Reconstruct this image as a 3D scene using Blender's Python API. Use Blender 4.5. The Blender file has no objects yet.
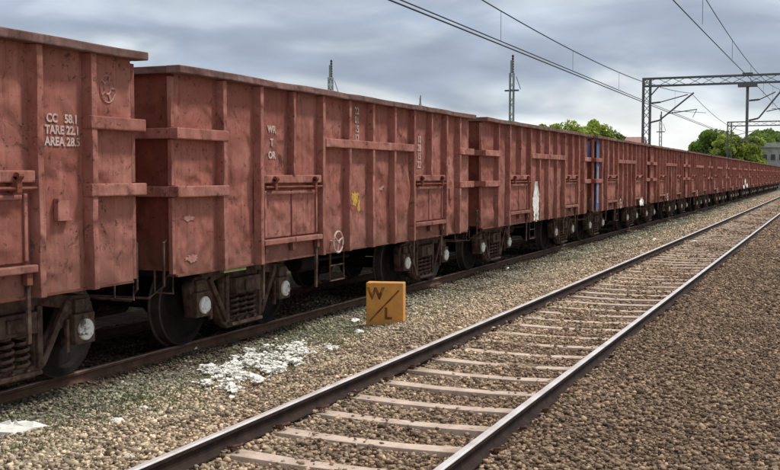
import bpy, bmesh, math, random
import numpy as np
from mathutils import Vector, Matrix

R = math.radians
scene = bpy.context.scene
C = scene.collection
random.seed(7)
RNG = np.random.default_rng(11)

# ------------------------------------------------------------------ camera
F_PX = 1029.0                       # focal length in pixels of the 780 px wide photograph
YAW = math.atan(440.0 / F_PX)       # the track runs along +Y, the camera looks left of it
PITCH = math.atan(60.0 / F_PX)
CAM_Z = 1.75                        # above the main line's rail head (z = 0)
cam_d = bpy.data.cameras.new('camera'); cam = bpy.data.objects.new('camera', cam_d); C.objects.link(cam)
cam.location = (0, 0, CAM_Z)
cam.rotation_euler = (R(90) - PITCH, 0, YAW)
cam_d.sensor_width = 36.0; cam_d.lens = 36.0 * F_PX / 780.0
cam_d.clip_start = 0.1; cam_d.clip_end = 4000
scene.camera = cam

# ------------------------------------------------------------------ world, sun, exposure
SUN_EL, SUN_AZ = 58.0, 44.0          # azimuth measured from +Y towards +X
def node(nt, kind, **kw):
    n = nt.nodes.new(kind)
    for k, v in kw.items(): setattr(n, k, v)
    return n
world = bpy.data.worlds.new('World'); scene.world = world; world.use_nodes = True
nt = world.node_tree; nt.nodes.clear(); L = nt.links.new
out = node(nt, 'ShaderNodeOutputWorld'); bg = node(nt, 'ShaderNodeBackground'); L(bg.outputs[0], out.inputs[0])
sky = node(nt, 'ShaderNodeTexSky', sky_type='NISHITA', sun_disc=False)
sky.sun_elevation = R(SUN_EL); sky.sun_rotation = R(SUN_AZ); sky.air_density = 1.2; sky.dust_density = 2.0
bg.inputs['Strength'].default_value = 0.10
tc = node(nt, 'ShaderNodeTexCoord'); sep = node(nt, 'ShaderNodeSeparateXYZ'); L(tc.outputs['Generated'], sep.inputs[0])
mp = node(nt, 'ShaderNodeMapping'); mp.inputs['Scale'].default_value = (1.0, 1.0, 3.2); mp.inputs['Location'].default_value = (0.35, 0.2, 0.1)
L(tc.outputs['Generated'], mp.inputs[0])
n1 = node(nt, 'ShaderNodeTexNoise'); n1.inputs['Scale'].default_value = 3.4; n1.inputs['Detail'].default_value = 4; n1.inputs['Roughness'].default_value = .45
n1.inputs['Distortion'].default_value = 1.0
L(mp.outputs[0], n1.inputs['Vector'])
# elevation with the cloud noise pushing it up and down: pale rim near the horizon, slate bank above
m1 = node(nt, 'ShaderNodeMath', operation='MULTIPLY_ADD'); L(n1.outputs['Fac'], m1.inputs[0]); m1.inputs[1].default_value = 0.28; m1.inputs[2].default_value = -0.135
m2 = node(nt, 'ShaderNodeMath', operation='ADD'); L(sep.outputs['Z'], m2.inputs[0]); L(m1.outputs[0], m2.inputs[1])
cr = node(nt, 'ShaderNodeValToRGB'); L(m2.outputs[0], cr.inputs[0])
def ramp(cr, stops, interp='B_SPLINE'):
    e = cr.color_ramp; e.interpolation = interp
    while len(e.elements) > 1: e.elements.remove(e.elements[-1])
    e.elements[0].position = stops[0][0]; e.elements[0].color = (*stops[0][1], 1)
    for p, c in stops[1:]:
        q = e.elements.new(p); q.color = (*c, 1)
K = 11.0
def cc(r, g, b): return (r, g, b)
SKY_STOPS = [(0.0, cc(.92, .93, .92)), (0.075, cc(.78, .83, .84)), (0.11, cc(.35, .41, .50)), (0.15, cc(.28, .335, .44)), (0.19, cc(.52, .58, .66)), (0.3, cc(.50, .56, .62)), (0.6, cc(.52, .56, .60)), (1.0, cc(.62, .65, .68))]
ramp(cr, SKY_STOPS)
n2 = node(nt, 'ShaderNodeTexNoise'); n2.inputs['Scale'].default_value = 7.5; n2.inputs['Detail'].default_value = 5; n2.inputs['Roughness'].default_value = .5
L(mp.outputs[0], n2.inputs['Vector'])
mr = node(nt, 'ShaderNodeMapRange'); L(n2.outputs['Fac'], mr.inputs[0])
mr.inputs['From Min'].default_value = .3; mr.inputs['From Max'].default_value = .7; mr.inputs['To Min'].default_value = .80 * K; mr.inputs['To Max'].default_value = 1.20 * K
mul = node(nt, 'ShaderNodeVectorMath', operation='SCALE'); L(cr.outputs[0], mul.inputs[0]); L(mr.outputs[0], mul.inputs['Scale'])
mx = node(nt, 'ShaderNodeMix', data_type='RGBA'); mx.inputs[0].default_value = .9
L(sky.outputs[0], mx.inputs[6]); L(mul.outputs[0], mx.inputs[7]); L(mx.outputs[2], bg.inputs['Color'])

sd = bpy.data.lights.new('sun', 'SUN'); sd.energy = 3.0; sd.angle = R(7); sd.color = (1.0, .96, .9)
sun = bpy.data.objects.new('sun', sd); C.objects.link(sun)
sv = Vector((math.sin(R(SUN_AZ)) * math.cos(R(SUN_EL)), math.cos(R(SUN_AZ)) * math.cos(R(SUN_EL)), math.sin(R(SUN_EL))))
sun.rotation_euler = sv.to_track_quat('Z', 'Y').to_euler(); sun.location = (20, 10, 30)
scene.view_settings.view_transform = 'Standard'; scene.view_settings.look = 'None'
scene.view_settings.gamma = 1; scene.view_settings.use_curve_mapping = False
scene.view_settings.exposure = 0.1
scene.cycles.max_bounces = 6

# ------------------------------------------------------------------ helpers
def tag(o, label=None, cat=None, group=None, kind=None):
    if label: o['label'] = label
    if cat: o['category'] = cat
    if group: o['group'] = group
    if kind: o['kind'] = kind
    return o
def empty(name, loc=(0, 0, 0), rz=0):
    o = bpy.data.objects.new(name, None); C.objects.link(o); o.location = loc; o.rotation_euler = (0, 0, rz)
    o.empty_display_size = .3
    return o
def link_mesh(name, me, mat, parent=None):
    o = bpy.data.objects.new(name, me); C.objects.link(o)
    if mat and not me.materials:
        for m in (mat if isinstance(mat, (list, tuple)) else [mat]): me.materials.append(m)
    if parent: o.parent = parent
    return o
class MB:
    def __init__(s): s.v = []; s.f = []
    def add(s, vs, fs):
        b = len(s.v); s.v += [tuple(v) for v in vs]; s.f += [tuple(b + i for i in f) for f in fs]; return s
    def box(s, x0, x1, y0, y1, z0, z1, M=None):
        vs = [Vector(p) for p in ((x0,y0,z0),(x1,y0,z0),(x1,y1,z0),(x0,y1,z0),(x0,y0,z1),(x1,y0,z1),(x1,y1,z1),(x0,y1,z1))]
        if M: vs = [M @ v for v in vs]
        return s.add(vs, [(0,3,2,1),(4,5,6,7),(0,1,5,4),(1,2,6,5),(2,3,7,6),(3,0,4,7)])
    def bar(s, a, b, w, h, up=(0, 0, 1)):           # box section from a to b
        a, b = Vector(a), Vector(b); d = (b - a).normalized(); u = Vector(up)
        if abs(d.dot(u)) > .98: u = Vector((1, 0, 0))
        r = d.cross(u).normalized(); u = r.cross(d)
        vs = [p + r * sx * w / 2 + u * sz * h / 2 for p in (a, b) for sx, sz in ((-1,-1),(1,-1),(1,1),(-1,1))]
        return s.add(vs, [(3,2,1,0),(4,5,6,7),(0,1,5,4),(1,2,6,5),(2,3,7,6),(3,0,4,7)])
    def tube(s, pts, r, n=8, cap=True):
        pts = [Vector(p) for p in pts]; rs = r if isinstance(r, (list, tuple)) else [r] * len(pts)
        rings = []
        for i, p in enumerate(pts):
            d = (pts[min(i + 1, len(pts) - 1)] - pts[max(i - 1, 0)]).normalized()
            u = Vector((0, 0, 1)) if abs(d.z) < .95 else Vector((1, 0, 0))
            a = d.cross(u).normalized(); b = a.cross(d)
            rings.append([p + (a * math.cos(t) + b * math.sin(t)) * rs[i] for t in [2 * math.pi * k / n for k in range(n)]])
        vs = [q for g in rings for q in g]; fs = []
        for i in range(len(pts) - 1):
            for k in range(n):
                fs.append((i*n + k, (i+1)*n + k, (i+1)*n + (k+1) % n, i*n + (k+1) % n))
        if cap: fs += [tuple(range(n)), tuple((len(pts)-1)*n + k for k in reversed(range(n)))]
        return s.add(vs, fs)
    def lathe(s, prof, c, axis='x', n=32):           # prof: (along, radius)
        vs = []; fs = []
        for a, r in prof:
            for k in range(n):
                t = 2 * math.pi * k / n; p = (r * math.cos(t), r * math.sin(t))
                vs.append({'x': (c[0] + a, c[1] + p[0], c[2] + p[1]), 'y': (c[0] + p[0], c[1] + a, c[2] + p[1]), 'z': (c[0] + p[0], c[1] + p[1], c[2] + a)}[axis])
        m = len(prof)
        for i in range(m - 1):
            for k in range(n): fs.append((i*n + k, i*n + (k+1) % n, (i+1)*n + (k+1) % n, (i+1)*n + k))
        if prof[0][1] > 1e-4: fs.append(tuple(reversed(range(n))))
        if prof[-1][1] > 1e-4: fs.append(tuple((m-1)*n + k for k in range(n)))
        return s.add(vs, fs)
    def mesh(s, name, bevel=0, smooth=False, seg=2):
        me = bpy.data.meshes.new(name); me.from_pydata(s.v, [], s.f)
        bm = bmesh.new(); bm.from_mesh(me)
        bmesh.ops.recalc_face_normals(bm, faces=bm.faces)
        if bevel:
            es = [e for e in bm.edges if len(e.link_faces) == 2 and e.calc_face_angle(0) > R(35)]
            bmesh.ops.bevel(bm, geom=es, offset=bevel, segments=seg, affect='EDGES', clamp_overlap=True, profile=.6)
        bm.to_mesh(me); bm.free()
        if smooth:
            me.polygons.foreach_set('use_smooth', [True] * len(me.polygons))
            try: me.set_sharp_from_angle(angle=R(38))
            except Exception: pass
        return me
    def build(s, name, mat, parent=None, bevel=0, smooth=False):
        return link_mesh(name, s.mesh(name, bevel, smooth), mat, parent)
def np_mesh(name, v, f):
    me = bpy.data.meshes.new(name); v = np.asarray(v, np.float32); f = np.asarray(f, np.int32)
    me.vertices.add(len(v)); me.vertices.foreach_set('co', v.ravel())
    k = f.shape[1]; me.loops.add(f.size); me.loops.foreach_set('vertex_index', f.ravel())
    me.polygons.add(len(f)); me.polygons.foreach_set('loop_start', np.arange(0, f.size, k, dtype=np.int32))
    me.update(calc_edges=True); return me
def plate(outer, holes, thick, bevel=.008):
    """flat plate with holes in the local YZ plane, thickness along X"""
    cu = bpy.data.curves.new('plate', 'CURVE'); cu.dimensions = '2D'; cu.fill_mode = 'BOTH'
    cu.extrude = max(thick / 2 - bevel, .001); cu.bevel_depth = bevel; cu.bevel_resolution = 1; cu.offset = -bevel
    for pts in [outer] + holes:
        sp = cu.splines.new('POLY'); sp.points.add(len(pts) - 1)
        for p, q in zip(sp.points, pts): p.co = (q[0], q[1], 0, 1)
        sp.use_cyclic_u = True
    o = bpy.data.objects.new('plate', cu); C.objects.link(o)
    dg = bpy.context.evaluated_depsgraph_get(); me = bpy.data.meshes.new_from_object(o.evaluated_get(dg))
    bpy.data.objects.remove(o); 
    me.transform(Matrix(((0,0,1,0),(1,0,0,0),(0,1,0,0),(0,0,0,1))))
    me.materials.clear(); return me
def text_mesh(body, size, bold=.0, spacing=1.0):
    cu = bpy.data.curves.new('txt', 'FONT'); cu.body = body; cu.size = size; cu.extrude = .0015; cu.offset = bold
    cu.align_x = 'CENTER'; cu.align_y = 'CENTER'; cu.space_line = spacing; cu.resolution_u = 3
    o = bpy.data.objects.new('txt', cu); C.objects.link(o)
    dg = bpy.context.evaluated_depsgraph_get(); me = bpy.data.meshes.new_from_object(o.evaluated_get(dg))
    bpy.data.objects.remove(o); me.materials.clear(); return me
def dup_tree(o, parent=None, depth=0):
    c = o.copy(); C.objects.link(c)
    if parent: c.parent = parent
    for ch in KIDS.get(o.name, []): KIDS.setdefault(c.name, []).append(dup_tree(ch, c, depth + 1))
    return c
KIDS = {}
def reg(root):                                       # remember the tree once, so that copying is fast
    def walk(o):
        ks = list(o.children); KIDS[o.name] = ks
        for k in ks: walk(k)
    walk(root)

# ------------------------------------------------------------------ materials
def mat(name, base, rough=.7, metal=0.0, spec=.3):
    m = bpy.data.materials.new(name); m.use_nodes = True
    b = m.node_tree.nodes['Principled BSDF']; b.inputs['Base Color'].default_value = (*base, 1)
    b.inputs['Roughness'].default_value = rough; b.inputs['Metallic'].default_value = metal
    b.inputs['Specular IOR Level'].default_value = spec
    return m, m.node_tree, b
def noise(nt, co, scale, detail=4, rough=.55, dist=0.0, w=None, stretch=None):
    if stretch:
        mp = node(nt, 'ShaderNodeMapping'); mp.inputs['Scale'].default_value = stretch; nt.links.new(co, mp.inputs[0]); co = mp.outputs[0]
    n = node(nt, 'ShaderNodeTexNoise', noise_dimensions='4D' if w else '3D')
    n.inputs['Scale'].default_value = scale; n.inputs['Detail'].default_value = detail; n.inputs['Roughness'].default_value = rough; n.inputs['Distortion'].default_value = dist
    nt.links.new(co, n.inputs['Vector'])
    if w: nt.links.new(w, n.inputs['W'])
    return n.outputs['Fac']
def rng(nt, fac, a, b, lo=0.0, hi=1.0):
    m = node(nt, 'ShaderNodeMapRange'); nt.links.new(fac, m.inputs[0])
    m.inputs['From Min'].default_value = a; m.inputs['From Max'].default_value = b; m.inputs['To Min'].default_value = lo; m.inputs['To Max'].default_value = hi
    return m.outputs[0]
def mixc(nt, fac, a, b):
    m = node(nt, 'ShaderNodeMix', data_type='RGBA'); 
    if isinstance(fac, float): m.inputs[0].default_value = fac
    else: nt.links.new(fac, m.inputs[0])
    for i, c in ((6, a), (7, b)):
        if isinstance(c, tuple): m.inputs[i].default_value = (*c, 1)
        else: nt.links.new(c, m.inputs[i])
    return m.outputs[2]
def bump(nt, b, fac, strength=.4, dist=.01, prev=None):
    n = node(nt, 'ShaderNodeBump'); n.inputs['Strength'].default_value = strength; n.inputs['Distance'].default_value = dist
    nt.links.new(fac, n.inputs['Height'])
    if prev: nt.links.new(prev, n.inputs['Normal'])
    nt.links.new(n.outputs[0], b.inputs['Normal']); return n.outputs[0]
def obj_co(nt):
    tc = node(nt, 'ShaderNodeTexCoord'); oi = node(nt, 'ShaderNodeObjectInfo')
    m = node(nt, 'ShaderNodeMath', operation='MULTIPLY'); nt.links.new(oi.outputs['Random'], m.inputs[0]); m.inputs[1].default_value = 40
    return tc.outputs['Object'], m.outputs[0], oi
def mmul(nt, a, b, op='MULTIPLY'):
    m = node(nt, 'ShaderNodeMath', operation=op)
    for i, c in enumerate((a, b)):
        if isinstance(c, (int, float)): m.inputs[i].default_value = c
        else: nt.links.new(c, m.inputs[i])
    return m.outputs[0]

def wagon_paint(name, mid, dark, dusty, rust, dusty_amt=.5):
    m, nt, b = mat(name, mid, .78, 0, .2)
    co, w, oi = obj_co(nt)
    big = noise(nt, co, .9, 5, .6, .4, w)
    col = mixc(nt, rng(nt, big, .45, .70, 0, .7), mid, dusty)
    tone = noise(nt, co, .35, 3, .5, 0, w)
    col = mixc(nt, rng(nt, tone, .42, .62, 0, .25), col, dark)
    streak = noise(nt, co, 3.0, 7, .7, .2, w, (1.0, 4.5, .28))
    col = mixc(nt, mmul(nt, rng(nt, streak, .52, .66), .5), col, dark)
    pale = noise(nt, co, 2.6, 7, .7, .3, w, (1.0, 3.6, .4))
    col = mixc(nt, mmul(nt, rng(nt, pale, .54, .64), .4), col, dusty)
    med = noise(nt, co, 5.0, 8, .72, .9, w)
    col = mixc(nt, mmul(nt, rng(nt, med, .54, .66), dusty_amt * .7), col, dusty)
    sp = noise(nt, co, 15.0, 9, .78, .6, w)
    col = mixc(nt, mmul(nt, rng(nt, sp, .565, .62), .85), col, rust)
    sc = noise(nt, co, 2.6, 10, .80, 1.8, w)
    col = mixc(nt, mmul(nt, rng(nt, sc, .57, .615), .75), col, rust)
    scr = noise(nt, co, 9.0, 6, .8, 2.5, w, (1.0, .5, 2.0))
    col = mixc(nt, mmul(nt, rng(nt, scr, .60, .64), .6), col, dusty)
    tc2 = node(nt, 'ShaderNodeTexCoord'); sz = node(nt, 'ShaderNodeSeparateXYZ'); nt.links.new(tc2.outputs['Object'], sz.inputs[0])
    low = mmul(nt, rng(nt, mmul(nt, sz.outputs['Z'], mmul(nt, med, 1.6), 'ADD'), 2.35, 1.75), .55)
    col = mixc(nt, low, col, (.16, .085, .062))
    col = mixc(nt, rng(nt, oi.outputs['Random'], .3, 1.0, 0, .28), col, dark)
    nt.links.new(col, b.inputs['Base Color'])
    nt.links.new(rng(nt, med, .3, .7, .65, .9), b.inputs['Roughness'])
    p = bump(nt, b, noise(nt, co, 3.2, 1.5, .4, .4, w), 1.0, .11)
    p = bump(nt, b, noise(nt, co, 7, 3, .5, .2, w), .35, .012, p)
    bump(nt, b, sp, .45, .006, p)
    return m
M = {}
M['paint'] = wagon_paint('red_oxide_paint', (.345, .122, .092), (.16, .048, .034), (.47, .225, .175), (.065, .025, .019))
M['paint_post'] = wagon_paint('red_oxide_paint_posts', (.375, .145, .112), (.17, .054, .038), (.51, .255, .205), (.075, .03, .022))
M['paint_dark'] = wagon_paint('shaded_oxide_paint', (.21, .058, .036), (.08, .024, .018), (.28, .10, .06), (.05, .02, .015))  # darker oxide; the shade of the end walls is put into this colour
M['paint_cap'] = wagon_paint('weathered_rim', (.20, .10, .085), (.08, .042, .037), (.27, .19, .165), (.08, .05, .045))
def simple(name, a, bcol, rough=.8, scale=6, bs=.4, bd=.01, metal=0, spec=.25, lo=.4, hi=.65, detail=6):
    m, nt, b = mat(name, a, rough, metal, spec); co, w, oi = obj_co(nt)
    n = noise(nt, co, scale, detail, .65, .4, w)
    nt.links.new(mixc(nt, rng(nt, n, lo, hi), a, bcol), b.inputs['Base Color'])
    bump(nt, b, noise(nt, co, scale * 4, 5, .6, 0, w), bs, bd)
    return m
M['bogie'] = simple('greasy_brown_casting', (.05, .027, .021), (.17, .105, .078), .85, 7)
M['under'] = simple('dark_underframe', (.014, .010, .009), (.03, .019, .015), .85, 4)
M['wheel'] = simple('rusty_wheel', (.009, .007, .006), (.02, .014, .012), .9, 6, metal=.0)
M['tread'] = simple('worn_tread', (.10, .08, .07), (.05, .035, .03), .5, 6, metal=.3)
M['white'] = simple('chalky_white', (.80, .78, .74), (.20, .14, .11), .85, 7, lo=.56, hi=.62)
M['rail_side'] = simple('rust_rail_side', (.020, .012, .010), (.050, .028, .02), .9, 7)
M['rail_brown'] = simple('brown_rust_rail_side', (.085, .045, .030), (.15, .085, .055), .9, 7)
M['rail_top'] = simple('polished_rail_head', (.80, .75, .72), (.60, .52, .48), .38, 3, .1, .001, metal=.35, spec=.5)
M['rail_rust'] = simple('dull_rail_head', (.33, .23, .19), (.16, .09, .065), .5, 3, .1, .001, metal=.4)
def sleeper_mat():
    m, nt, b = mat('dusty_concrete_sleeper', (.50, .40, .32), .92); co, w, oi = obj_co(nt)
    n = noise(nt, co, 4, 7, .7, .5, w); col = mixc(nt, rng(nt, n, .38, .62), (.62, .495, .40), (.43, .325, .25))
    tc2 = node(nt, 'ShaderNodeTexCoord'); sp = node(nt, 'ShaderNodeSeparateXYZ'); nt.links.new(tc2.outputs['Object'], sp.inputs[0])
    ax = mmul(nt, mmul(nt, mmul(nt, sp.outputs['X'], 0, 'ABSOLUTE'), .838, 'SUBTRACT'), 0, 'ABSOLUTE')
    f = mmul(nt, rng(nt, mmul(nt, ax, mmul(nt, n, .35), 'SUBTRACT'), .10, -.12), .55)
    col = mixc(nt, f, col, (.13, .07, .04)); nt.links.new(col, b.inputs['Base Color'])
    n2 = noise(nt, co, 16, 8, .75, .3, w); nt.links.new(mixc(nt, rng(nt, n2, .58, .66), col, (.22, .15, .11)), b.inputs['Base Color'])
    bump(nt, b, n2, .6, .01); return m
M['sleeper'] = sleeper_mat()
M['sleeper_dark'] = simple('dark_sleeper', (.09, .065, .05), (.16, .12, .09), .9, 4)  # darker sleeper colour for the track under the wagons
M['clip'] = simple('rusty_clip', (.13, .065, .04), (.06, .03, .02), .8, 12)
M['steel'] = simple('galvanised_steel', (.115, .125, .13), (.18, .19, .19), .6, 3, metal=.3)
M['steel_pale'] = simple('pale_galvanised_steel', (.30, .34, .34), (.22, .25, .25), .6, 3, metal=.2)
M['wire'] = simple('weathered_wire', (.06, .065, .07), (.09, .095, .10), .6, 3, metal=.4)
M['insul'] = simple('brown_porcelain', (.05, .03, .025), (.08, .05, .04), .3, 6)
M['marker'] = simple('ochre_marker_paint', (.72, .33, .075), (.48, .25, .09), .8, 4, .6, .01, lo=.42, hi=.68)
M['letter_dark'] = simple('faded_black_lettering', (.12, .045, .015), (.42, .18, .04), .8, 12)
M['plaster'] = simple('weathered_plaster', (.50, .52, .50), (.34, .36, .34), .9, 1.5)
M['roof_red'] = simple('faded_red_roof', (.36, .20, .16), (.26, .15, .12), .9, 2)
M['window_dark'] = simple('dark_window_glass', (.03, .035, .04), (.05, .055, .06), .2, 2, spec=.5)
M['rag'] = simple('dirty_white_cloth', (.86, .84, .77), (.62, .57, .48), .9, 7, .5, .01, lo=.55, hi=.8)
M['blue'] = simple('faded_blue_paint', (.06, .095, .23), (.14, .18, .32), .8, 4)
M['paleblue'] = simple('pale_chalky_panel', (.42, .40, .46), (.30, .20, .22), .8, 4)
M['yellow'] = simple('yellow_spray', (.62, .40, .06), (.42, .17, .08), .8, 14, .2, .002, lo=.45, hi=.62)
M['green_dull'] = simple('dull_green_plate', (.22, .25, .09), (.16, .15, .07), .8, 6)
def stencil():
    m, nt, b = mat('worn_white_stencil', (.62, .52, .48), .8); co, w, oi = obj_co(nt)
    n = noise(nt, co, 11, 8, .7, .5, w)
    nt.links.new(mixc(nt, rng(nt, n, .48, .66), (.60, .46, .41), (.36, .15, .115)), b.inputs['Base Color']); return m
M['stencil'] = stencil()
def stencil_faint():
    m, nt, b = mat('faint_white_stencil', (.5, .35, .3), .8); co, w, oi = obj_co(nt)
    n = noise(nt, co, 9, 8, .7, .5, w)
    nt.links.new(mixc(nt, rng(nt, n, .38, .60), (.50, .31, .26), (.34, .13, .10)), b.inputs['Base Color']); return m
M['faint'] = stencil_faint()

def ground_cols(nt, pos):
    """ballast tint by where it lies: browner on the main line, greyer and greener by the siding"""
    sep = node(nt, 'ShaderNodeSeparateXYZ'); nt.links.new(pos, sep.inputs[0])
    wob = noise(nt, pos, .8, 4, .6)
    x = mmul(nt, sep.outputs['X'], rng(nt, wob, .3, .7, -.7, .7), 'ADD')
    return x
def stone_mat(name, attr):
    m, nt, b = mat(name, (.2, .16, .12), .92, 0, .15)
    geo = node(nt, 'ShaderNodeNewGeometry'); pos = geo.outputs['Position']
    x = ground_cols(nt, pos)
    cr = node(nt, 'ShaderNodeValToRGB')
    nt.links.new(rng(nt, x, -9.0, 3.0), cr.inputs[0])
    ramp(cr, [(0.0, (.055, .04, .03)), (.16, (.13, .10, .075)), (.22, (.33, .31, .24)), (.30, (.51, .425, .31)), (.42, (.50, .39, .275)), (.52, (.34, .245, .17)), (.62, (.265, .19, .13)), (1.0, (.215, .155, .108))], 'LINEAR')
    col = cr.outputs[0]
    big = noise(nt, pos, .35, 5, .6)
    col = mixc(nt, mmul(nt, rng(nt, big, .45, .7), .5), col, (.15, .105, .075))
    gr = noise(nt, pos, 1.3, 6, .7)
    wx = rng(nt, x, -4.6, -6.0, 0, 1)
    col = mixc(nt, mmul(nt, mmul(nt, rng(nt, gr, .48, .62), wx), .5), col, (.22, .25, .14))
    if attr:
        at = node(nt, 'ShaderNodeAttribute', attribute_name='tone'); f = at.outputs['Fac']
        c2 = node(nt, 'ShaderNodeValToRGB'); nt.links.new(f, c2.inputs[0])
        ramp(c2, [(0, (.28, .26, .25)), (.25, (.55, .52, .51)), (.5, (.95, .92, .90)), (.75, (1.35, 1.32, 1.28)), (.92, (1.75, 1.65, 1.55)), (1, (2.2, 2.15, 2.1))], 'LINEAR')
        mm = node(nt, 'ShaderNodeMix', data_type='RGBA', blend_type='MULTIPLY'); mm.inputs[0].default_value = 1
        nt.links.new(col, mm.inputs[6]); nt.links.new(c2.outputs[0], mm.inputs[7]); col = mm.outputs[2]
    else:
        v = node(nt, 'ShaderNodeTexVoronoi'); v.inputs['Scale'].default_value = 15; nt.links.new(pos, v.inputs['Vector'])
        sp = node(nt, 'ShaderNodeSeparateColor'); nt.links.new(v.outputs['Color'], sp.inputs[0])
        k = rng(nt, sp.outputs[0], 0, 1, .45, 1.1)
        vm = node(nt, 'ShaderNodeVectorMath', operation='SCALE'); nt.links.new(col, vm.inputs[0]); nt.links.new(k, vm.inputs['Scale']); col = vm.outputs[0]
        bump(nt, b, mmul(nt, v.outputs['Distance'], -1.0), 1.0, .05)
    nt.links.new(col, b.inputs['Base Color']); return m
M['stone'] = stone_mat('ballast_stone', True)
M['ground'] = stone_mat('ballast_bed', False)
def field_mat():
    m, nt, b = mat('rough_ground', (.12, .11, .06), .95); geo = node(nt, 'ShaderNodeNewGeometry')
    n = noise(nt, geo.outputs['Position'], .15, 8, .7)
    nt.links.new(mixc(nt, rng(nt, n, .4, .6), (.16, .13, .085), (.07, .10, .035)), b.inputs['Base Color'])
    bump(nt, b, noise(nt, geo.outputs['Position'], 3, 6, .7), .8, .1); return m
M['field'] = field_mat()
def leaf_mat(name, a, bc):
    m, nt, b = mat(name, a, .7, 0, .2); geo = node(nt, 'ShaderNodeNewGeometry')
    n = noise(nt, geo.outputs['Position'], .7, 5, .6)
    at = node(nt, 'ShaderNodeAttribute', attribute_name='tone')
    f = mmul(nt, rng(nt, n, .35, .65), at.outputs['Fac'], 'MULTIPLY')
    nt.links.new(mixc(nt, rng(nt, f, .0, .7), a, bc), b.inputs['Base Color'])
    tr = node(nt, 'ShaderNodeBsdfTranslucent'); ms = node(nt, 'ShaderNodeMixShader'); ms.inputs[0].default_value = .4
    nt.links.new(b.inputs['Base Color'].links[0].from_socket, tr.inputs['Color']); nt.links.new(b.outputs[0], ms.inputs[1]); nt.links.new(tr.outputs[0], ms.inputs[2])
    nt.links.new(ms.outputs[0], nt.nodes['Material Output'].inputs['Surface']); return m
M['leaf'] = leaf_mat('tree_foliage', (.11, .17, .035), (.25, .33, .07))
M['leaf_bright'] = leaf_mat('bright_tree_foliage', (.22, .30, .045), (.44, .50, .11))
M['weed'] = leaf_mat('dull_weeds', (.10, .13, .055), (.20, .22, .10))
M['bark'] = simple('tree_bark', (.10, .075, .055), (.16, .12, .09), .9, 4)

# ------------------------------------------------------------------ ground
def gz(x, y=0):
    xs = [-900, -60, -18, -15, -11.5, -10.3, -6.8, -6.0, -5.2, -4.6, -4.0, -3.75, -3.6, -2.3, -2.15, -1.95, -1.0, 3.5, 7.0, 60, 900]
    zs = [-2.0, -1.3, -.8, -.50, -.47, -.46, -.425, -.37, -.24, -.16, -.128, -.148, -.172, -.172, -.148, -.108, -.13, -.17, -.42, -.9, -2.0]
    return np.interp(x, xs, zs)
def undul(x, y):
    return .012 * np.sin(x * 3.1 + y * 1.7) + .010 * np.sin(x * 5.3 - y * 2.9 + 1) + .012 * np.sin(y * .8 + x * .6)
gx = np.concatenate([[-900, -500, -250, -120, -60, -35, -25, -20], np.arange(-18, -11, .5), np.arange(-11, 5, .12), np.arange(5, 12, .5), [14, 18, 25, 40, 70, 130, 250, 500, 900]])
gy = np.concatenate([[-300, -120, -60, -30, -18], np.arange(-12, 45, .2), np.arange(45, 110, .8), np.arange(110, 260, 4), [280, 330, 400, 520, 700, 1000, 1500, 2200]])
X, Y = np.meshgrid(gx, gy)
inner = ((X > -11) & (X < 5)).astype(float)
Z = gz(X) + inner * undul(X, Y)
V = np.stack([X.ravel(), Y.ravel(), Z.ravel()], 1); nx = len(gx); ny = len(gy)
ii, jj = np.meshgrid(np.arange(nx - 1), np.arange(ny - 1)); a = (jj * nx + ii).ravel()
Fq = np.stack([a, a + 1, a + 1 + nx, a + nx], 1)
me = np_mesh('ground', V, Fq); me.materials.append(M['ground']); me.materials.append(M['field'])
cx = X[:-1, :-1].ravel(); me.polygons.foreach_set('material_index', ((cx < -16.5) | (cx > 7)).astype(np.int32))
me.polygons.foreach_set('use_smooth', np.ones(len(Fq), bool))
g = link_mesh('ground', me, None); tag(g, kind='structure')

RAIL_X = [-2.114, -3.79]; TR_X = [-7.202, -8.878]; TR_Z = -.30

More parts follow.
